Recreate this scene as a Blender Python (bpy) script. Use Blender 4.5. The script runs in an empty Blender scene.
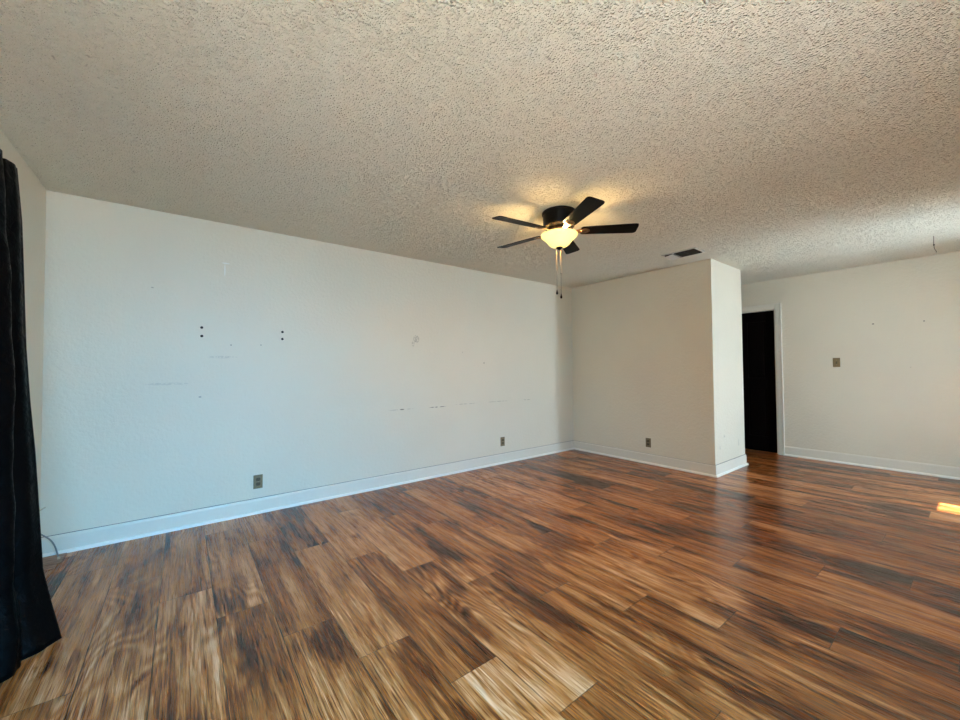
import bpy, bmesh, math, random
from mathutils import Vector, Matrix, noise
random.seed(4)
scene = bpy.context.scene
COL = scene.collection
PI = math.pi

# ------------------------------------------------------------------ camera
F_PX, YAW, PITCH, ROLL = 386.73, 0.9162, 0.0240, -0.0076
CAM = Vector((0.7401, -3.8098, 1.2137))
fw = Vector((math.cos(YAW) * math.cos(PITCH), math.sin(YAW) * math.cos(PITCH), math.sin(PITCH)))
rt = Vector((math.sin(YAW), -math.cos(YAW), 0))
up = rt.cross(fw)
rt2 = rt * math.cos(ROLL) + up * math.sin(ROLL)
up2 = up * math.cos(ROLL) - rt * math.sin(ROLL)
cd = bpy.data.cameras.new('camera')
cd.sensor_fit = 'HORIZONTAL'; cd.sensor_width = 36.0
cd.lens = F_PX / 960.0 * 36.0
cd.clip_start = 0.02
cam = bpy.data.objects.new('camera', cd); COL.objects.link(cam)
m = Matrix((rt2, up2, -fw)).transposed().to_4x4(); m.translation = CAM
cam.matrix_world = m
scene.camera = cam

# ------------------------------------------------------------------ exposure, sky, sun, daylight
vs = scene.view_settings
vs.view_transform = 'Standard'; vs.look = 'None'; vs.gamma = 1.0; vs.use_curve_mapping = False
vs.exposure = 0.29
scene.cycles.max_bounces = 10
scene.cycles.diffuse_bounces = 6
scene.cycles.sample_clamp_indirect = 6.0

w = bpy.data.worlds.new('sky'); scene.world = w; w.use_nodes = True
wn = w.node_tree.nodes; wl = w.node_tree.links
bg = wn['Background']
sky = wn.new('ShaderNodeTexSky'); sky.sky_type = 'NISHITA'
sky.sun_disc = False; sky.sun_elevation = math.radians(60); sky.sun_rotation = math.radians(180)
wl.new(sky.outputs[0], bg.inputs[0]); bg.inputs[1].default_value = 0.25

sd = bpy.data.lights.new('sun', 'SUN'); sd.energy = 68.0; sd.angle = 0.009; sd.color = (1.0, 0.97, 0.90)
sun = bpy.data.objects.new('sun', sd); COL.objects.link(sun)
el = math.radians(59.6)
sun.rotation_euler = Vector((0.0, math.cos(el), -math.sin(el))).to_track_quat('-Z', 'Y').to_euler()
sun.location = (5.9, -8, 6)

def area(name, loc, direction, sx, sz, power, color, spread=PI):
    d = bpy.data.lights.new(name, 'AREA'); d.shape = 'RECTANGLE'; d.size = sx; d.size_y = sz
    d.energy = power; d.color = color; d.spread = spread
    o = bpy.data.objects.new(name, d); COL.objects.link(o)
    o.location = loc; o.rotation_euler = Vector(direction).to_track_quat('-Z', 'Y').to_euler()
    return o
# daylight coming in through the front picture window and the narrow entry window
area('window_daylight', (1.10, -5.55, 2.75), (0, 1, -.75), 2.6, 3.0, 1000, (0.13, 0.56, 1.0))
area('entry_daylight', (5.25, -5.50, 1.60), (.15, 1, -.2), 2.6, 2.2, 440, (0.50, 0.76, 1.0))

area('entry_strip_fill', (5.95, -4.95, .75), (0, 1, .12), .30, 1.1, 32, (0.66, 0.86, 1.0))  # added narrow lamp, strengthens the bright strip beside the stub wall

# ------------------------------------------------------------------ sizes
H = 2.44          # ceiling height
L = 5.439         # distance to the stub wall
SW = 1.966        # stub wall length
ST = 0.878        # stub wall depth
D = 7.321         # far wall
YF = -4.60        # wall behind the camera
XE = 7.321

# ------------------------------------------------------------------ helpers
def srgb(r, g, b):
    f = lambda c: (c / 255 / 12.92) if c / 255 <= .04045 else ((c / 255 + .055) / 1.055) ** 2.4
    return (f(r), f(g), f(b), 1)

class NT:
    """small wrapper for writing node trees as expressions"""
    def __init__(s, name):
        s.mat = bpy.data.materials.new(name); s.mat.use_nodes = True
        s.t = s.mat.node_tree; s.n = s.t.nodes; s.l = s.t.links
        s.bsdf = s.n['Principled BSDF']
    def put(s, sock, v):
        if isinstance(v, bpy.types.NodeSocket): s.l.new(v, sock)
        elif v is not None:
            sock.default_value = v
    def math(s, op, a, b=None, c=None, clamp=False):
        x = s.n.new('ShaderNodeMath'); x.operation = op; x.use_clamp = clamp
        s.put(x.inputs[0], a); s.put(x.inputs[1], b)
        if c is not None: s.put(x.inputs[2], c)
        return x.outputs[0]
    def xyz(s, v=None):
        if v is None:
            g = s.n.new('ShaderNodeNewGeometry'); v = g.outputs['Position']
        x = s.n.new('ShaderNodeSeparateXYZ'); s.l.new(v, x.inputs[0]); return x.outputs
    def comb(s, a, b, c):
        x = s.n.new('ShaderNodeCombineXYZ')
        s.put(x.inputs[0], a); s.put(x.inputs[1], b); s.put(x.inputs[2], c); return x.outputs[0]
    def pos(s):
        return s.n.new('ShaderNodeNewGeometry').outputs['Position']
    def noise(s, vec, scale, detail=2, rough=.5, dist=0.0, out=0):
        x = s.n.new('ShaderNodeTexNoise'); s.put(x.inputs['Vector'], vec)
        x.inputs['Scale'].default_value = scale; x.inputs['Detail'].default_value = detail
        x.inputs['Roughness'].default_value = rough; x.inputs['Distortion'].default_value = dist
        return x.outputs[out]
    def voronoi(s, vec, scale, feature='F1', out=0, smooth=None):
        x = s.n.new('ShaderNodeTexVoronoi'); x.feature = feature; s.put(x.inputs['Vector'], vec)
        x.inputs['Scale'].default_value = scale
        if smooth is not None: x.inputs['Smoothness'].default_value = smooth
        return x.outputs[out]
    def white(s, vec):
        x = s.n.new('ShaderNodeTexWhiteNoise'); x.noise_dimensions = '3D'; s.put(x.inputs['Vector'], vec)
        return x.outputs
    def ramp(s, f, stops, interp='LINEAR'):
        x = s.n.new('ShaderNodeValToRGB'); s.put(x.inputs[0], f); r = x.color_ramp; r.interpolation = interp
        while len(r.elements) < len(stops): r.elements.new(0.5)
        for e, (p, c) in zip(r.elements, stops): e.position = p; e.color = c
        return x.outputs[0]
    def smooth(s, v, a, b, lo=0., hi=1.):
        x = s.n.new('ShaderNodeMapRange'); x.interpolation_type = 'SMOOTHSTEP'
        s.put(x.inputs[0], v); x.inputs[1].default_value = a; x.inputs[2].default_value = b
        x.inputs[3].default_value = lo; x.inputs[4].default_value = hi; return x.outputs[0]
    def mix(s, f, a, b, blend='MIX'):
        x = s.n.new('ShaderNodeMix'); x.data_type = 'RGBA'; x.blend_type = blend
        s.put(x.inputs[0], f); s.put(x.inputs[6], a); s.put(x.inputs[7], b); return x.outputs[2]
    def bump(s, h, dist, strength=1.0, normal=None):
        x = s.n.new('ShaderNodeBump'); s.put(x.inputs['Height'], h)
        x.inputs['Distance'].default_value = dist; x.inputs['Strength'].default_value = strength
        if normal is not None: s.l.new(normal, x.inputs['Normal'])
        return x.outputs[0]
    def set(s, **k):
        names = dict(color='Base Color', rough='Roughness', metal='Metallic', normal='Normal', spec='Specular IOR Level',
                     emit='Emission Color', estr='Emission Strength', sheen='Sheen Weight', coat='Coat Weight', trans='Transmission Weight')
        for a, v in k.items(): s.put(s.bsdf.inputs[names[a]], v)
        return s.mat

def plain(name, color, rough=.5, metal=0., nscale=60., nbump=.0004, var=.12, spec=.5):
    t = NT(name); p = t.n.new('ShaderNodeTexCoord').outputs['Object']
    n = t.noise(p, nscale, 3)
    c2 = tuple(c * (1 - var) for c in color[:3]) + (1,)
    return t.set(color=t.mix(n, color, c2), rough=rough, metal=metal, spec=spec, normal=t.bump(n, nbump))

# ------------------------------------------------------------------ materials
def wall_paint(name, axes, marks=(), color=(.775, .73, .605, 1)):
    """painted, orange-peel textured drywall; marks: (u, v, half u, half v, colour, strength, broken)"""
    t = NT(name); p = t.pos(); x = t.xyz(p)
    u, v = x[axes[0]], x[axes[1]]
    fine = t.noise(p, 95, 3, .55); mid = t.noise(p, 38, 2, .5); big = t.noise(p, 1.1, 3, .5)
    c = t.mix(t.smooth(big, .35, .7), color, tuple(k * .965 for k in color[:3]) + (1,))
    grime = t.smooth(t.noise(p, 14, 5, .7), .68, .80)
    c = t.mix(t.math('MULTIPLY', grime, .10), c, (.33, .29, .23, 1))
    for (mu, mv, hu, hv, mc, st, broken) in marks:
        du = t.math('DIVIDE', t.math('ABSOLUTE', t.math('SUBTRACT', u, mu)), hu)
        dv = t.math('DIVIDE', t.math('ABSOLUTE', t.math('SUBTRACT', v, mv)), hv)
        d = t.math('POWER', t.math('ADD', t.math('POWER', du, 2), t.math('POWER', dv, 2)), .5)
        k = t.smooth(d, .6, 1.0, 1.0, 0.0)
        if broken: k = t.math('MULTIPLY', k, t.smooth(t.noise(p, broken, 2), .40, .56))
        c = t.mix(t.math('MULTIPLY', k, st), c, mc)
    h = t.math('ADD', t.math('MULTIPLY', fine, .5), mid)
    return t.set(color=c, rough=.42, spec=.35, normal=t.bump(h, .006, .55))

DK = (.09, .07, .05, 1)
back_marks = [
    (2.78, 1.553, .045, .05, (.25, .22, .17, 1), .55, 60),
    (2.74, 1.50, .02, .04, (.25, .22, .17, 1), .4, 60),
    (2.605, .789, .03, .008, DK, .7, 0), (2.60, .789, .18, .005, DK, .35, 25),
    (3.05, .787, .13, .006, DK, .75, 30), (3.45, .799, .20, .0045, DK, .35, 20),
    (3.95, .80, .22, .005, DK, .4, 20), (4.45, .795, .10, .005, DK, .5, 25),
    (1.007, 2.05, .006, .06, (.85, .88, .85, 1), .8, 0), (1.015, 2.108, .035, .007, (.85, .88, .85, 1), .8, 0),
    (1.054, 1.431, .006, .006, DK, .8, 0), (1.273, 1.438, .005, .006, DK, .8, 0),
    (.848, 1.01, .012, .007, (.2, .2, .19, 1), .6, 0), (1.0, 1.33, .12, .012, (.25, .25, .23, 1), .25, 45),
    (3.727, 1.292, .010, .012, DK, .6, 0), (3.40, 1.42, .007, .007, DK, .4, 0),
    (.65, 1.12, .16, .012, (.3, .3, .28, 1), .25, 40), (.55, 1.85, .01, .006, DK, .4, 0),
]
far_marks = [(-3.008, 1.723, .012, .008, DK, .85, 0), (-3.412, 1.717, .008, .008, DK, .8, 0),
             (-3.30, 1.20, .006, .006, DK, .3, 0)]
M = {}
M['wall_back'] = wall_paint('wall_back_paint', (0, 2), back_marks)
M['wall'] = wall_paint('wall_paint', (1, 2))
M['wall_far'] = wall_paint('wall_far_paint', (1, 2), far_marks)
M['wall_end'] = wall_paint('wall_end_paint', (0, 2), [(5.70, .42, .03, .02, (.3, .28, .24, 1), .5, 60), (6.12, .3, .02, .05, (.3, .28, .24, 1), .5, 60),
                                                     (5.58, .30, .012, .03, (.3, .28, .24, 1), .5, 60)])
# ceiling: heavy spatter texture
t = NT('ceiling_texture'); p = t.pos()
v1 = t.voronoi(p, 72, 'F1'); v2 = t.voronoi(p, 125, 'F1')
n1 = t.noise(p, 42, 3, .6); n2 = t.noise(p, 170, 2, .5)
big = t.math('MULTIPLY', t.smooth(v1, .50, .12), t.smooth(n1, .40, .58))
h = t.math('ADD', big, t.math('MULTIPLY', t.smooth(v2, .5, .1), .45))
h = t.math('ADD', h, t.math('MULTIPLY', n2, .35))
cc = t.mix(t.smooth(t.noise(p, .8, 3), .3, .7), (.82, .795, .68, 1), (.78, .75, .63, 1))
cc = t.mix(t.math('MULTIPLY', t.smooth(t.noise(p, 60, 2, .5), .64, .74), .35), cc, (.22, .19, .15, 1))  # dark specks put the shade between spatter blobs into the colour
M['ceiling'] = t.set(color=cc, rough=.85, spec=.2, normal=t.bump(h, .016, 1.0))

M['trim'] = plain('trim_paint', (.80, .765, .67, 1), .38, 0, 40, .0006, .06)
M['shoe'] = plain('shoe_paint', (.93, .90, .84, 1), .3, 0, 40, .0004, .03)
M['crack'] = plain('caulk_gap', (.16, .15, .14, 1), .8)
M['ivory'] = plain('almond_plastic', srgb(128, 112, 82), .35)
M['ivory_dark'] = plain('almond_plastic_recess', srgb(84, 70, 46), .4)
M['slot'] = plain('dark_slot', (.012, .009, .006, 1), .6)
M['screw'] = plain('screw_metal', (.35, .31, .24, 1), .3, 1)
M['hole'] = plain('screw_hole_dark', (.015, .014, .013, 1), .7)
M['bronze'] = plain('fan_bronze', (.030, .016, .011, 1), .28, .75, 80, .0002)
M['black_metal'] = plain('fan_housing', (.0015, .0012, .0012, 1), .4, 0, 80, .0002, spec=.12)
M['brass'] = plain('blade_iron_metal', (.20, .105, .05, 1), .3, .9)
M['chain'] = plain('chain_metal', (.07, .055, .04, 1), .45, .4)
M['grille_white'] = plain('vent_enamel', (.62, .60, .55, 1), .4)
M['grille_dark'] = plain('vent_dark', (.02, .017, .014, 1), .7)
M['duct'] = plain('duct_shade', (.006, .005, .004, 1), .9)
M['cable'] = plain('cable_sheath', (.22, .24, .25, 1), .45)
M['cable_tip'] = plain('cable_connector', (.62, .52, .38, 1), .4)
M['concrete'] = plain('patio_concrete', (.60, .63, .60, 1), .9, 0, 6, .002, .15)
M['rod'] = plain('rod_black', (.02, .02, .02, 1), .3, .8)

# blade: very dark wood
t = NT('blade_wood'); p = t.n.new('ShaderNodeTexCoord').outputs['Object']
x = t.xyz(p); g = t.noise(t.comb(t.math('MULTIPLY', x[0], .12), x[1], x[2]), 70, 4, .6)
M['blade'] = t.set(color=t.ramp(g, [(.3, (.0015, .0008, .0006, 1)), (.7, (.004, .0018, .0012, 1))]), rough=.38, spec=.08)

# door: near-black wood, the doorway's darkness put into its colour
t = NT('door_dark_fill'); p = t.pos(); x = t.xyz(p)
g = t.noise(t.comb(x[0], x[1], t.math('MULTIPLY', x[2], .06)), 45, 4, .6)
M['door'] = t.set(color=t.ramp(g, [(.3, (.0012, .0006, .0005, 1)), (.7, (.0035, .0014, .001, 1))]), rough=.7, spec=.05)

# curtain: black satin
t = NT('black_satin'); p = t.n.new('ShaderNodeTexCoord').outputs['Object']
n = t.noise(p, 26, 4, .6, .8)
M['curtain'] = t.set(color=t.mix(n, (.0009, .0009, .0011, 1), (.0016, .0018, .0021, 1)), rough=t.smooth(n, .3, .7, .34, .55), spec=.04,
                     normal=t.bump(n, .012, .5))

# lamp glass: alabaster bowl
t = NT('alabaster_glass'); p = t.n.new('ShaderNodeTexCoord').outputs['Object']
n = t.noise(p, 22, 4, .6, 1.2)
lw = t.n.new('ShaderNodeLayerWeight'); lw.inputs[0].default_value = .35
e = t.mix(n, (1.0, .74, .12, 1), (1.0, .86, .27, 1))
M['bowl'] = t.set(color=(.8, .72, .5, 1), rough=.25, emit=e, estr=1.05)
t = NT('bulb_glow'); M['bulb'] = t.set(color=(.9, .85, .7, 1), emit=(1, .82, .45, 1), estr=12.0)

# ---- laminate floor, planks run along Y
PW, PL = 0.23, 1.22
t = NT('laminate_planks'); p = t.pos(); x = t.xyz(p)
u = t.math('DIVIDE', t.math('SUBTRACT', x[0], 1.11 - 10 * PW), PW)
row = t.math('FLOOR', u); fu = t.math('FRACT', u)
v = t.math('DIVIDE', t.math('ADD', t.math('SUBTRACT', x[1], -1.835 - 30 * PL), t.math('MULTIPLY', t.math('SUBTRACT', row, 10), .345)), PL)
colm = t.math('FLOOR', v); fv = t.math('FRACT', v)
r = t.white(t.comb(row, colm, 3.0)); rc = t.xyz(r[1])
# every plank reads its own piece of a long grain field
gx = t.math('ADD', x[0], t.math('MULTIPLY', rc[0], 7.3))
gy = t.math('ADD', x[1], t.math('MULTIPLY', rc[1], 9.1))
gv = t.comb(gx, t.math('MULTIPLY', gy, .055), t.math('MULTIPLY', rc[2], 5.0))
gv2 = t.comb(gx, t.math('MULTIPLY', gy, .22), t.math('MULTIPLY', rc[2], 5.0))
gk = t.comb(gx, t.math('MULTIPLY', gy, .24), t.math('MULTIPLY', rc[2], 5.0))
gf = t.comb(gx, t.math('MULTIPLY', gy, .020), t.math('MULTIPLY', rc[2], 5.0))
fine = t.noise(gf, 240, 3, .65)                       # thin fibres
pores = t.smooth(t.noise(gf, 300, 2, .5), .55, .66)  # dark open pores
streak = t.noise(gv, 24, 4, .62)                     # broad streaks
blotch = t.noise(gk, 4.6, 4, .6, .25)                # dark heartwood
field = t.noise(gv2, 3.4, 2, .45, .25)               # cathedral figure: rings of a warped field
ring = t.math('SINE', t.math('MULTIPLY', field, 150))
ringm = t.smooth(t.noise(gk, 2.7, 2), .48, .62)
knot = t.voronoi(t.comb(gx, t.math('MULTIPLY', gy, .5), t.math('MULTIPLY', rc[2], 5.0)), 2.6, 'F1')
knot_m = t.math('MULTIPLY', t.smooth(knot, .02, .13, 1.0, 0.0), t.smooth(t.noise(gk, 30, 3, .7), .35, .6))
val = t.math('ADD', t.math('MULTIPLY', streak, .58), t.math('MULTIPLY', fine, .70))
val = t.math('SUBTRACT', val, .105)
val = t.math('ADD', val, t.math('MULTIPLY', t.math('MULTIPLY', ring, ringm), .055))
val = t.math('SUBTRACT', val, t.math('MULTIPLY', t.smooth(blotch, .48, .68), .23))
val = t.math('SUBTRACT', val, t.math('MULTIPLY', knot_m, .30))
val = t.math('SUBTRACT', val, t.math('MULTIPLY', pores, .16))
val = t.math('ADD', val, t.math('MULTIPLY', t.math('SUBTRACT', r[0], .5), .17))
col = t.ramp(val, [(.18, (.014, .0025, .001, 1)), (.35, (.078, .0145, .0028, 1)), (.47, (.225, .060, .0105, 1)), (.60, (.46, .175, .050, 1)), (.78, (.78, .45, .26, 1))])
seam_u = t.math('MINIMUM', fu, t.math('SUBTRACT', 1.0, fu))
seam_v = t.math('MINIMUM', fv, t.math('SUBTRACT', 1.0, fv))
su = t.smooth(t.math('MULTIPLY', seam_u, PW), .0006, .0030, 1.0, 0.0)
sv = t.smooth(t.math('MULTIPLY', seam_v, PL), .0005, .0026, 1.0, 0.0)
seam = t.math('MAXIMUM', su, sv)
col = t.mix(t.math('MULTIPLY', seam, .8), col, (.02, .010, .006, 1))
rough = t.smooth(fine, .3, .7, .33, .22)
hh = t.math('SUBTRACT', t.math('MULTIPLY', fine, .35), seam)
M['floor'] = t.set(color=col, rough=rough, spec=.46, normal=t.bump(hh, .0012, .5))
t = NT('offcut_laminate'); p = t.pos(); x = t.xyz(p)
g = t.noise(t.comb(t.math('MULTIPLY', x[0], .2), x[1], x[2]), 90, 4, .6)
M['offcut'] = t.set(color=t.ramp(g, [(.3, (.10, .035, .020, 1)), (.5, (.30, .15, .09, 1)), (.7, (.50, .30, .20, 1))]), rough=.45)

# ------------------------------------------------------------------ mesh helpers
def link(name, bm, mat, parent=None, smooth=False, bevel=0.0, seg=2, kind=None):
    bmesh.ops.recalc_face_normals(bm, faces=bm.faces)
    me = bpy.data.meshes.new(name); bm.to_mesh(me); bm.free()
    o = bpy.data.objects.new(name, me); COL.objects.link(o)
    if mat: me.materials.append(mat)
    if smooth:
        for f in me.polygons: f.use_smooth = True
    if bevel:
        b = o.modifiers.new('bevel', 'BEVEL'); b.width = bevel; b.segments = seg; b.limit_method = 'ANGLE'
    if parent is not None: o.parent = parent
    if kind: o['kind'] = kind
    return o

def box(bm, x0, x1, y0, y1, z0, z1, M4=None):
    r_ = bmesh.ops.create_cube(bm, size=1)
    vs_ = r_['verts']
    bmesh.ops.scale(bm, vec=(x1 - x0, y1 - y0, z1 - z0), verts=vs_)
    bmesh.ops.translate(bm, vec=((x0 + x1) / 2, (y0 + y1) / 2, (z0 + z1) / 2), verts=vs_)
    if M4 is not None: bmesh.ops.transform(bm, matrix=M4, verts=vs_)
    return vs_

def lathe(bm, prof, n=48, M4=None, close=False):
    rings = []
    for (r_, z_) in prof:
        if r_ < 1e-6: rings.append([bm.verts.new((0, 0, z_))])
        else: rings.append([bm.verts.new((r_ * math.cos(2 * PI * i / n), r_ * math.sin(2 * PI * i / n), z_)) for i in range(n)])
    for a, b in zip(rings[:-1], rings[1:]):
        for i in range(n):
            j = (i + 1) % n
            if len(a) == 1 and len(b) == 1: continue
            if len(a) == 1: bm.faces.new((a[0], b[i], b[j]))
            elif len(b) == 1: bm.faces.new((a[i], a[j], b[0]))
            else: bm.faces.new((a[i], a[j], b[j], b[i]))
    vs_ = [v_ for r_ in rings for v_ in r_]
    if M4 is not None: bmesh.ops.transform(bm, matrix=M4, verts=vs_)
    return vs_

def tube(bm, pts, rad, n=10, caps=True):
    pts = [Vector(q) for q in pts]; rings = []
    for i, q in enumerate(pts):
        d = (pts[min(i + 1, len(pts) - 1)] - pts[max(i - 1, 0)]).normalized()
        a = d.cross(Vector((0, 0, 1)))
        if a.length < .05: a = d.cross(Vector((1, 0, 0)))
        a.normalize(); b = d.cross(a)
        rr = rad[i] if isinstance(rad, (list, tuple)) else rad
        rings.append([bm.verts.new(q + (a * math.cos(2 * PI * k / n) + b * math.sin(2 * PI * k / n)) * rr) for k in range(n)])
    for A, B in zip(rings[:-1], rings[1:]):
        for k in range(n): bm.faces.new((A[k], A[(k + 1) % n], B[(k + 1) % n], B[k]))
    if caps: bm.faces.new(rings[0][::-1]); bm.faces.new(rings[-1])

def spline(pts, k=8):
    pts = [Vector(q) for q in pts]; P = [pts[0]] + pts + [pts[-1]]; out = []
    for i in range(1, len(P) - 2):
        for s in range(k):
            u_ = s / k; a, b, c, d = P[i - 1], P[i], P[i + 1], P[i + 2]
            out.append(.5 * ((2 * b) + (c - a) * u_ + (2 * a - 5 * b + 4 * c - d) * u_ ** 2 + (-a + 3 * b - 3 * c + d) * u_ ** 3))
    out.append(pts[-1]); return out

def struct(name, mat, boxes, bevel=0.0, parent=None):
    bm = bmesh.new()
    for b in boxes: box(bm, *b)
    return link(name, bm, mat, parent, bevel=bevel, kind=None if parent else 'structure')

def empty(name, loc, label, cat, group=None, rot=(0, 0, 0)):
    o = bpy.data.objects.new(name, None); COL.objects.link(o); o.empty_display_size = .05
    o.location = loc; o.rotation_euler = rot; o['label'] = label; o['category'] = cat
    if group: o['group'] = group
    return o

# ------------------------------------------------------------------ room shell
T = .14
struct('floor', M['floor'], [(-T, XE + T + .5, YF - T, T, -.12, 0)])
struct('ceiling', M['ceiling'], [(-T, XE + T, YF - T, T, H, H + .14)])
struct('wall_back', M['wall_back'], [(-T, L + .02, 0, T, 0, H)])
struct('wall_left', M['wall'], [(-T, 0, YF - T, 0, 0, H)])
# front wall behind the camera: picture window and narrow entry window openings
WX0, WX1, WZ0, WZ1 = .20, 2.00, .50, 2.00
EX0, EX1, EZ0, EZ1 = 5.755, 6.095, .12, 2.04
struct('wall_front', M['wall'], [(-T, WX0, YF - T, YF, 0, H), (WX0, WX1, YF - T, YF, 0, WZ0), (WX0, WX1, YF - T, YF, WZ1, H),
                                 (WX1, EX0, YF - T, YF, 0, H), (EX0, EX1, YF - T, YF, 0, EZ0), (EX0, EX1, YF - T, YF, EZ1, H),
                                 (EX1, XE + T, YF - T, YF, 0, H)])
# the stub wall that juts out of the back wall
bm = bmesh.new(); box(bm, L, L + ST, -SW, .0, 0, H)
sw = link('wall_partition', bm, M['wall'], kind='structure')
sw.data.materials.append(M['wall_end'])
for f in sw.data.polygons:
    if f.normal.y < -.9: f.material_index = 1
struct('wall_hall', M['wall'], [(L + ST, XE + T, 0, T, 0, H)])
# far wall with door opening
DY0, DY1, DZ = -2.040, -1.225, 2.03
struct('wall_right', M['wall_far'], [(D, D + T, YF - T, DY0, 0, H), (D, D + T, DY1, 0, 0, H), (D, D + T, DY0, DY1, DZ, H)])

# windows
def window(name, x0, x1, z0, z1, bars):
    bm = bmesh.new(); fwid = .045
    for b in [(x0, x0 + fwid), (x1 - fwid, x1)]: box(bm, b[0], b[1], YF - .11, YF - .05, z0, z1)
    for z in [(z0, z0 + fwid), (z1 - fwid, z1)]: box(bm, x0, x1, YF - .11, YF - .05, z[0], z[1])
    for b in bars: box(bm, x0 + (x1 - x0) * b - .02, x0 + (x1 - x0) * b + .02, YF - .11, YF - .05, z0, z1)
    return link(name, bm, M['trim'], kind='structure')
window('window_1', WX0, WX1, WZ0, WZ1, [.5])
EXW = .0
bm = bmesh.new()
for b in [(EX0, EX0 + .02), (EX1 - .02, EX1)]: box(bm, b[0], b[1], YF - .11, YF - .05, EZ0, EZ1)
for z in [(EZ0, EZ0 + .03), (EZ1 - .03, EZ1)]: box(bm, EX0, EX1, YF - .11, YF - .05, z[0], z[1])
link('window_2', bm, M['trim'], kind='structure')
# patio ground and porch roof outside, where the daylight comes from
struct('ground', M['concrete'], [(-6, 14, -14, YF - T, -.30, -.14)])

# baseboards: profile swept along straight runs
def baseboard(name, runs):
    """runs: list of (x0,y0,x1,y1, nx,ny) along the wall foot, n = into the room"""
    def sweep(prof, mat, nm):
        bm = bmesh.new()
        for (x0, y0, x1, y1, nx, ny, m0, m1) in runs:
            dx, dy = x1 - x0, y1 - y0; ln = math.hypot(dx, dy); dx /= ln; dy /= ln
            A = [bm.verts.new((x0 + nx * a - dx * a * m0, y0 + ny * a - dy * a * m0, b)) for a, b in prof]
            B = [bm.verts.new((x1 + nx * a + dx * a * m1, y1 + ny * a + dy * a * m1, b)) for a, b in prof]
            n = len(prof)
            for i in range(n): bm.faces.new((A[i], A[(i + 1) % n], B[(i + 1) % n], B[i]))
            bm.faces.new(A); bm.faces.new(B[::-1])
        return link(nm, bm, mat, kind='structure')
    sweep([(0, 0), (.012, 0), (.012, .108), (.009, .119), (.004, .126), (0, .127)], M['trim'], name)
    sweep([(.0125, 0), (.029, 0), (.029, .004), (.0275, .011), (.0235, .017), (.018, .0205), (.0125, .022)], M['shoe'], name.replace('baseboard', 'baseboard_shoe'))
baseboard('baseboard_back', [(0, 0, L, 0, 0, -1, 0, -1)])
baseboard('baseboard_partition', [(L, 0, L, -SW, -1, 0, -1, 1), (L, -SW, L + ST, -SW, 0, -1, 1, 1), (L + ST, -SW, L + ST, 0, 1, 0, 1, 0)])
baseboard('baseboard_right', [(D, DY0 - .075, D, YF, -1, 0, 0, 0), (D, DY1 + .075, D, 0, -1, 0, 0, 0)])
baseboard('baseboard_front', [(0, YF, XE, YF, 0, 1, 0, 0)])
baseboard('baseboard_left', [(0, -.33, 0, YF, 1, 0, 0, 0)])
# thin dark caulk crack over the baseboards
struct('trim_1', M['crack'], [(0.0, L, -.0052, 0, .1265, .1290)])
struct('trim_2', M['crack'], [(L, L + ST, -SW - .0052, -SW, .1265, .1290), (L - .005, L, -SW, 0, .1265, .1282)])
# door casing (jamb and mitred casing)
bm = bmesh.new()
for (y0, y1, z0, z1) in [(DY0 - .062, DY0 - .002, 0, DZ + .062), (DY1 + .002, DY1 + .062, 0, DZ + .062), (DY0 - .002, DY1 + .002, DZ + .002, DZ + .062)]:
    box(bm, D - .016, D, y0, y1, z0, z1)
for (y0, y1, z0, z1) in [(DY0 - .075, DY0 - .058, 0, DZ + .075), (DY1 + .058, DY1 + .075, 0, DZ + .075), (DY0 - .058, DY1 + .058, DZ + .058, DZ + .075)]:
    box(bm, D - .024, D, y0, y1, z0, z1)
for (y0, y1, z0, z1) in [(DY0, DY0 + .012, 0, DZ), (DY1 - .012, DY1, 0, DZ), (DY0, DY1, DZ - .012, DZ)]:
    box(bm, D - .004, D + T, y0, y1, z0, z1)
link('trim_3', bm, M['trim'], bevel=.003, kind='structure')
struct('wall_light_stop', M['wall'], [(D + T, D + T + .05, DY0 - .1, DY1 + .1, 0, H)])  # added unseen panel, stops sky light leaking in under the door
# added door, shut in the jamb, standing in for the doorway's darkness
dr = empty('door_1', (D + .050, DY0 + .014, 0), 'near-black panelled door filling the dark doorway', 'door')
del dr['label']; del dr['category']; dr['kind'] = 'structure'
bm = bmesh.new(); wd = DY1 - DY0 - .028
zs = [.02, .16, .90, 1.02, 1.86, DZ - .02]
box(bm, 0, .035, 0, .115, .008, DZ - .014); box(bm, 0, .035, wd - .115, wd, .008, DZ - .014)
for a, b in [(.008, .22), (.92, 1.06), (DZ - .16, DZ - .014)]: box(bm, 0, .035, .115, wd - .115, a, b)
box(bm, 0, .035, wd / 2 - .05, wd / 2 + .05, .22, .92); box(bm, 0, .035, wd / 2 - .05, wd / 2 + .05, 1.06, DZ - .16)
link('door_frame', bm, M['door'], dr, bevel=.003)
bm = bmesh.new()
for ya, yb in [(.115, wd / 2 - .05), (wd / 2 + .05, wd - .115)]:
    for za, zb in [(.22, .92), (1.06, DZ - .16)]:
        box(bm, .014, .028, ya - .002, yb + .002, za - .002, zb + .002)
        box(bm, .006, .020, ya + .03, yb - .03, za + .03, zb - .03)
link('door_panel', bm, M['door'], dr, bevel=.004)

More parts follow.
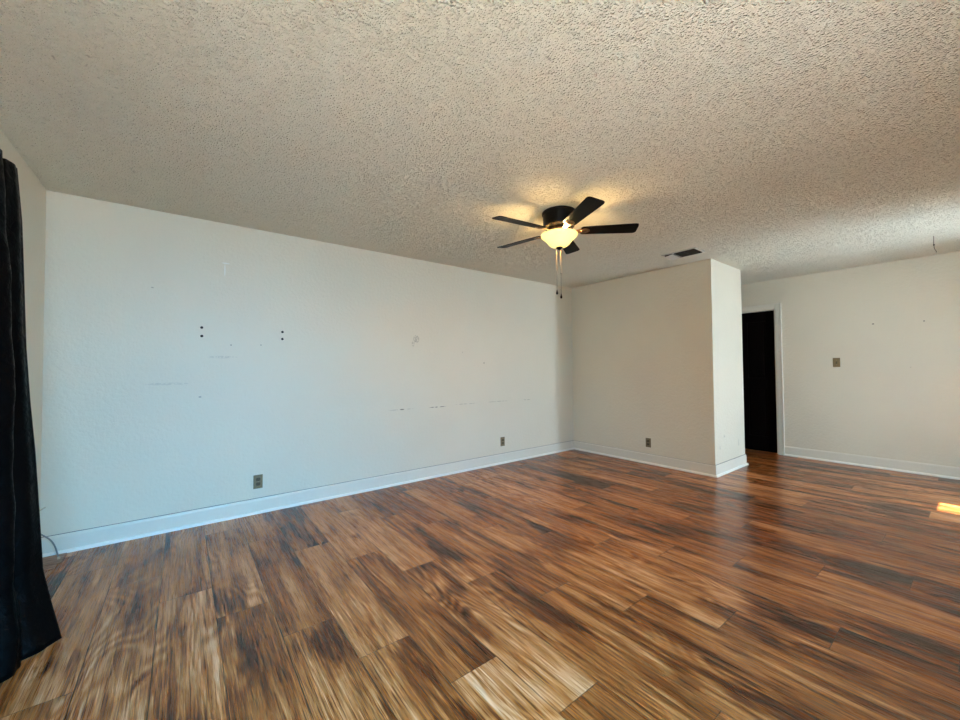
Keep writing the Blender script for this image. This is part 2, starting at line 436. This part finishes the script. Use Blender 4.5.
# ------------------------------------------------------------------ curtain
EDGE = [(0.0, .313, -1.224), (.16, .262, -1.15), (.293, .226, -1.10), (.64, .196, -1.05), (.837, .178, -1.02), (1.082, .154, -1.0),
        (1.338, .136, -.99), (1.814, .113, -.96), (1.964, .105, -.95), (2.223, .081, -.93)]
def edge(z):
    if z <= EDGE[0][0]: return EDGE[0][1:]
    for a, b in zip(EDGE[:-1], EDGE[1:]):
        if z <= b[0]:
            k = (z - a[0]) / (b[0] - a[0]); return (a[1] + (b[1] - a[1]) * k, a[2] + (b[2] - a[2]) * k)
    return EDGE[-1][1:]
cur = empty('curtain', (0.09, -1.9, 0), 'long black satin curtain hanging to the floor at the left wall', 'curtain')
bm = bmesh.new()
NU, NV = 260, 90; WID = 1.55; grid = []
for j in range(NV + 1):
    vz = j / NV; row_ = []
    for i in range(NU + 1):
        s = i / NU
        ztop = 2.222 + .020 * (abs(math.sin(s * WID * 26)) ** .6 - .8) * min(1, s * 14)
        z = .004 + (ztop - .004) * vz
        ex, ey = edge(z)
        ph = s * 2 * PI * 9.5 + .35 * math.sin(z * 1.7 + s * 9) + .5
        amp = (.020 + .022 * (1 - vz) ** 1.3) * min(1, s * 12)
        foot = max(0, 1 - z / .45)
        ke = math.exp(-s * 7.5); base = ex * ke + (1 - ke) * (.062 + .035 * (1 - vz) ** 1.2)
        x_ = base + amp * (math.sin(ph) + .28 * math.sin(2.3 * ph + z * 2)) - amp * math.sin(.5) * math.exp(-s * 14)
        nn = noise.noise(Vector((s * 14, z * 3.2, 1.7))) * .016 * min(1, s * 14) * (1 + 1.4 * foot)
        nn += noise.noise(Vector((s * 40, z * 11, 4.1))) * .005 * min(1, s * 14)
        y_ = ey - s * WID + .012 * math.cos(ph) * min(1, s * 10)
        row_.append(bm.verts.new((max(.022, x_ + nn) - .09, y_ + 1.9, z)))
    grid.append(row_)
for j in range(NV):
    for i in range(NU): bm.faces.new((grid[j][i], grid[j][i + 1], grid[j + 1][i + 1], grid[j + 1][i]))
pn = link('fabric_panel', bm, M['curtain'], cur, smooth=True)
so = pn.modifiers.new('solid', 'SOLIDIFY'); so.thickness = .003; so.offset = 0
# rod and its brackets (behind the pocket of the curtain)
rod = empty('curtain_rod', (0.0125, -1.9, 2.2), 'slim black rod on the left wall behind the top of the curtain', 'curtain rod')
bm = bmesh.new(); tube(bm, [(0, .80, 0), (0, -.70, 0)], .006, 14); link('pole', bm, M['rod'], rod, smooth=True)
for yy in (.70, -.60):
    bm = bmesh.new(); box(bm, -.0125, -.004, yy - .012, yy + .012, -.04, .04)
    link('bracket', bm, M['rod'], rod, bevel=.001)

# ------------------------------------------------------------------ ceiling fan
FX, FY = 3.068, -1.808
fan = empty('ceiling_fan', (FX, FY, H), 'dark bronze ceiling fan with five blades and a lit bowl lamp', 'ceiling fan')
bm = bmesh.new()
lathe(bm, [(0, 0), (.128, 0), (.132, -.006), (.132, -.020), (.126, -.026), (.124, -.10), (.118, -.116), (.112, -.120), (.100, -.122), (.096, -.128), (0, -.130)], 64)
link('motor_housing', bm, M['black_metal'], fan, smooth=True, bevel=.002)
# vent slots ring of the motor
bm = bmesh.new()
for k in range(18):
    a = 2 * PI * k / 18
    box(bm, .110, .1165, -.010, .010, -.1215, -.1175, Matrix.Rotation(a, 4, 'Z'))
link('vent_slots', bm, M['brass'], fan)
bm = bmesh.new()
lathe(bm, [(0, -.128), (.085, -.128), (.092, -.134), (.092, -.150), (.085, -.158), (0, -.160)], 48)
link('blade_hub', bm, M['bronze'], fan, smooth=True, bevel=.002)
bm = bmesh.new()
lathe(bm, [(0, -.158), (.058, -.158), (.070, -.163), (.074, -.170), (.074, -.176), (.066, -.180), (.055, -.184), (0, -.186)], 48)
link('light_fitter', bm, M['bronze'], fan, smooth=True, bevel=.0015)
bm = bmesh.new()
bowl_prof = [(.139, -.176), (.142, -.179), (.1405, -.186), (.134, -.196), (.122, -.207), (.106, -.221), (.092, -.238), (.080, -.254), (.062, -.268), (.038, -.276), (.012, -.279)]
inner = [(max(r_ - .004, .008), z_ + .004) for r_, z_ in reversed(bowl_prof[1:])]
lathe(bm, bowl_prof + inner + [(.136, -.175), (.139, -.176)], 64)
link('glass_bowl', bm, M['bowl'], fan, smooth=True)
bm = bmesh.new()
lathe(bm, [(0, -.270), (.022, -.272), (.026, -.279), (.026, -.284), (.016, -.289), (.010, -.296), (.0, -.299)], 28)
link('finial', bm, M['black_metal'], fan, smooth=True)
for bx_, by_ in ((.045, .03), (-.045, -.03)):
    bm = bmesh.new()
    lathe(bm, [(0, -.184), (.013, -.184), (.013, -.196), (.022, -.210), (.024, -.224), (.016, -.238), (0, -.243)], 24, Matrix.Translation((bx_, by_, 0)))
    link('bulb', bm, M['bulb'], fan, smooth=True)

def outline_prism(bm, pts, z0, z1, M4):
    a = [bm.verts.new((p_[0], p_[1], z0)) for p_ in pts]; b = [bm.verts.new((p_[0], p_[1], z1)) for p_ in pts]
    n = len(pts)
    bm.faces.new(a[::-1]); bm.faces.new(b)
    for i in range(n): bm.faces.new((a[i], a[(i + 1) % n], b[(i + 1) % n], b[i]))
    bmesh.ops.transform(bm, matrix=M4, verts=a + b)

def rounded(pts, rads, k=5):
    out = []; n = len(pts)
    for i in range(n):
        p0, p1, p2 = Vector(pts[i - 1]), Vector(pts[i]), Vector(pts[(i + 1) % n]); r_ = rads[i]
        a = p1 + (p0 - p1).normalized() * r_; b = p1 + (p2 - p1).normalized() * r_
        for s in range(k + 1):
            u_ = s / k; out.append(((1 - u_) ** 2 * a + 2 * u_ * (1 - u_) * p1 + u_ ** 2 * b)[:])
    return out
blade_pts = rounded([(.165, -.050), (.592, -.065), (.592, .065), (.165, .050)], [.024, .032, .032, .024], 8)
iron_pts = rounded([(.060, -.020), (.130, -.013), (.165, -.030), (.215, -.034), (.240, 0), (.215, .034), (.165, .030), (.130, .013), (.060, .020)],
                   [.002, .02, .015, .018, .02, .018, .015, .02, .002])
PZ = -.152
for k in range(5):
    ang = math.radians(-43.46 + 72 * k)
    Rm = Matrix.Rotation(ang, 4, 'Z') @ Matrix.Translation((0, 0, PZ)) @ Matrix.Rotation(math.radians(-12), 4, 'X')
    bm = bmesh.new(); outline_prism(bm, blade_pts, -.003, .003, Matrix.Identity(4))
    b = link('blade', bm, M['blade'], fan, bevel=.0012)
    b.matrix_local = Rm
    bm = bmesh.new(); outline_prism(bm, iron_pts, -.0065, -.0032, Matrix.Identity(4))
    lathe(bm, [(0, -.013), (.016, -.012), (.024, -.009), (.026, -.0065)], 20, Matrix.Translation((.190, 0, 0)))
    ir = link('blade_iron', bm, M['brass'], b, bevel=.0008)
    for sx, sy in ((.178, .020), (.178, -.020), (.214, 0)):
        bm = bmesh.new()
        lathe(bm, [(0, -.0095), (.003, -.0092), (.0045, -.0080), (.0045, -.0065)], 10, Matrix.Translation((sx, sy, 0)))
        link('screw', bm, M['screw'], b)
# pull chains with wooden bobs, hanging from the finial side of the light kit
sd_ = Vector((rt.x, rt.y, 0))
for off, zend, nm in ((-.022, 1.797 - H, 0), (.010, 1.765 - H, 1)):
    q = sd_ * off
    bm = bmesh.new(); z = -.285
    tube(bm, [(q.x, q.y, z), (q.x, q.y, zend + .03)], .0011, 6)
    while z > zend + .03:
        lathe(bm, [(0, .0021), (.0018, .001), (.0018, -.001), (0, -.0021)], 6, Matrix.Translation((q.x, q.y, z))); z -= .0052
    ch = link('pull_chain', bm, M['chain'], fan, smooth=True)
    bm = bmesh.new()
    lathe(bm, [(0, .034), (.003, .033), (.0042, .024), (.0075, .012), (.0085, .004), (.006, -.003), (0, -.005)], 16, Matrix.Translation((q.x, q.y, zend)))
    link('chain_bob', bm, M['black_metal'], ch, smooth=True)
    if nm == 1:
        bm = bmesh.new(); lathe(bm, [(0, .005), (.0035, .003), (.0035, -.003), (0, -.005)], 12, Matrix.Translation((q.x, q.y, zend + .19)))
        link('chain_connector', bm, M['black_metal'], ch, smooth=True)
# the bulbs' light
for sx in (1,):
    pl = bpy.data.lights.new('fan_lamp_light', 'POINT'); pl.energy = 48; pl.color = (1.0, .66, .28); pl.shadow_soft_size = .05
    po = bpy.data.objects.new('fan_lamp_light', pl); COL.objects.link(po); po.location = (FX, FY, H - .205); 
    po.location = (FX, FY, H - .205)
# the diffuse glow of the glass bowl, given off downwards
pl = bpy.data.lights.new('fan_bowl_light', 'AREA'); pl.shape = 'DISK'; pl.size = .20; pl.energy = 13; pl.color = (1.0, .55, .16)
po = bpy.data.objects.new('fan_bowl_light', pl); COL.objects.link(po); po.location = (FX, FY, H - .302)

# ------------------------------------------------------------------ ceiling register
vent = empty('ceiling_vent', (4.975, -1.875, H), 'dark ceiling air vent with a bent white louver near the stub wall', 'air vent')
VX, VY = .10, .155
bm = bmesh.new()
for b in [(-VX - .022, VX + .022, -VY - .022, -VY), (-VX - .022, VX + .022, VY, VY + .022), (-VX - .022, -VX, -VY, VY), (VX, VX + .022, -VY, VY)]:
    box(bm, b[0], b[1], b[2], b[3], -.009, -.0005)
link('vent_frame', bm, M['grille_white'], vent, bevel=.003)
bm = bmesh.new(); box(bm, -VX, VX, -VY, VY, -.0025, -.0008); link('duct_shade_sheet', bm, M['duct'], vent)  # flat black sheet stands in for the shade inside the duct
for i in range(6):
    x_ = -VX + .016 + i * .0335
    bm = bmesh.new(); box(bm, -.011, .011, -VY, VY, -.0006, .0006, Matrix.Translation((x_, 0, -.009)) @ Matrix.Rotation(math.radians(38), 4, 'Y'))
    link('vent_slat', bm, M['grille_dark'], vent)
for yy in (-.045, .060):
    bm = bmesh.new(); box(bm, -VX, VX, yy - .004, yy + .004, -.013, -.003); link('cross_bar', bm, M['grille_dark'] if yy < 0 else M['grille_white'], vent)
bm = bmesh.new(); box(bm, -VX, VX, 0, .085, -.0008, .0008, Matrix.Translation((0, .068, -.014)) @ Matrix.Rotation(math.radians(-9), 4, 'X'))
o = link('bent_louver', bm, M['grille_white'], vent); o['label'] = 'white louver bent shut at the left end of the vent'

# thin wire hook in the ceiling
hk = empty('ceiling_hook', (6.352, -3.548, H), 'thin dark wire hook hanging from the bright strip of ceiling at far right', 'hook')
bm = bmesh.new()
tube(bm, spline([(0, 0, .0), (0, 0, -.04), (.001, 0, -.085), (.004, -.003, -.12), (.003, -.012, -.145), (0, -.014, -.16)], 6), [.0022] * 31, 8)
link('wire', bm, M['chain'], hk, smooth=True)
bm = bmesh.new(); lathe(bm, [(0, .007), (.006, .004), (.006, -.004), (0, -.007)], 12, Matrix.Translation((.001, 0, -.085)))
link('bead', bm, M['black_metal'], hk, smooth=True)

# ------------------------------------------------------------------ outlets and switch
def plate(name, loc, rotz, label, cat, kind, group=None):
    """local frame: X along the wall, Y out of the wall towards the room (negative), Z up"""
    e_ = empty(name, loc, label, cat, group, (0, 0, rotz))
    bm = bmesh.new(); box(bm, -.035, .035, -.006, 0, -.058, .058)
    link('cover_plate', bm, M['ivory'], e_, bevel=.003, seg=3)
    if kind == 'outlet':
        for s in (-1, 1):
            bm = bmesh.new(); zc = s * .0195
            pts = rounded([(-.017, -.014), (.017, -.014), (.017, .014), (-.017, .014)], [.009] * 4)
            outline_prism(bm, pts, 0, .0025, Matrix.Translation((0, -.0055, zc)) @ Matrix.Rotation(PI / 2, 4, 'X'))
            rc_ = link('receptacle', bm, M['ivory_dark'], e_)
            bm = bmesh.new()
            box(bm, -.0075, -.0050, -.0086, -.0078, zc - .001, zc + .008); box(bm, .0050, .0075, -.0086, -.0078, zc - .001, zc + .007)
            lathe(bm, [(0, 0), (.0026, 0), (.0026, .0008), (0, .0008)], 12, Matrix.Translation((0, -.0078, zc - .0075)) @ Matrix.Rotation(PI / 2, 4, 'X'))
            link('slots', bm, M['slot'], rc_)
        bm = bmesh.new(); lathe(bm, [(0, .002), (.0025, .0015), (.0035, 0)], 12, Matrix.Translation((0, -.006, 0)) @ Matrix.Rotation(PI / 2, 4, 'X'))
        link('screw', bm, M['screw'], e_)
    else:
        bm = bmesh.new(); box(bm, -.006, .006, -.0068, -.0058, -.0125, .0125); link('toggle_slot', bm, M['slot'], e_)
        bm = bmesh.new(); box(bm, -.0042, .0042, -.017, -.004, -.004, .004, Matrix.Rotation(math.radians(-22), 4, 'X'))
        tg = link('toggle', bm, M['ivory'], e_, bevel=.001)
        for zc in (-.030, .030):
            bm = bmesh.new(); lathe(bm, [(0, .002), (.0025, .0015), (.0035, 0)], 12, Matrix.Translation((0, -.006, zc)) @ Matrix.Rotation(PI / 2, 4, 'X'))
            link('screw', bm, M['screw'], e_)
    return e_
plate('wall_outlet', (1.257, 0, .267), 0, 'tan outlet low on the long wall, nearest the black curtain', 'outlet', 'outlet')
plate('wall_outlet', (4.020, 0, .279), 0, 'tan outlet low on the long wall, near its far corner', 'outlet', 'outlet')
plate('wall_outlet', (L, -1.190, .266), -PI / 2, 'tan outlet low on the beige face of the jutting stub wall', 'outlet', 'outlet')
plate('light_switch', (D, -2.670, 1.266), -PI / 2, 'tan toggle light switch on the far wall right of the dark doorway', 'light switch', 'switch')

# screw holes of a removed bracket
for x_, z_, lb in ((.855, 1.565, 'upper dark screw hole of the left pair on the long wall'), (.856, 1.497, 'lower dark screw hole of the left pair on the long wall'),
                   (1.441, 1.560, 'upper dark screw hole of the right pair on the long wall'), (1.440, 1.497, 'lower dark screw hole of the right pair on the long wall')):
    bm = bmesh.new()
    lathe(bm, [(.0035, -.0008), (.0095, -.0008), (.0105, .0), (.0095, .0012), (.0075, .0016), (.005, .0006), (0, .0002)], 16, Matrix.Rotation(PI / 2, 4, 'X'))
    o = link('screw_anchor', bm, M['hole'], None, smooth=True); o.location = (x_, -.0008, z_)
    o['label'] = lb; o['category'] = 'screw hole'; o['group'] = 'bracket screw holes in the long wall'

# ------------------------------------------------------------------ corner bits
cb = empty('coax_cable', (.03, -.05, 0), 'grey cable curving down to the floor in the left corner', 'cable')
pts = spline([(-.028, -.035, .19), (-.006, -.02, .162), (.026, -.01, .122), (.046, -.01, .082), (.060, -.018, .040), (.070, -.035, .009), (.078, -.065, .0075)], 8)
bm = bmesh.new(); tube(bm, pts, .0042, 10); link('sheath', bm, M['cable'], cb, smooth=True)
bm = bmesh.new(); tube(bm, [(.078, -.062, .0078), (.083, -.095, .0078)], .0072, 12); link('connector', bm, M['cable_tip'], cb, smooth=True)
bm = bmesh.new(); tube(bm, spline([(0, 0, 0), (.012, .001, .004), (.026, -.001, .014), (.034, 0, .017)], 5), .0045, 10)
o = link('cable_stub', bm, M['cable_tip'], None, smooth=True); o.location = (.0, -.05, .315)
o['label'] = 'short beige wire end poking out of the left wall above the grey cable'; o['category'] = 'cable'
bm = bmesh.new(); box(bm, .0, .128, -.165, 0, 0, .009); box(bm, .0, .112, -.235, -.165, 0, .007)
o = link('laminate_offcut', bm, M['offcut'], None, bevel=.001); o.location = (.006, -.045, 0)
o['label'] = 'small reddish wood offcut on the floor in the left corner'; o['category'] = 'wood offcut'
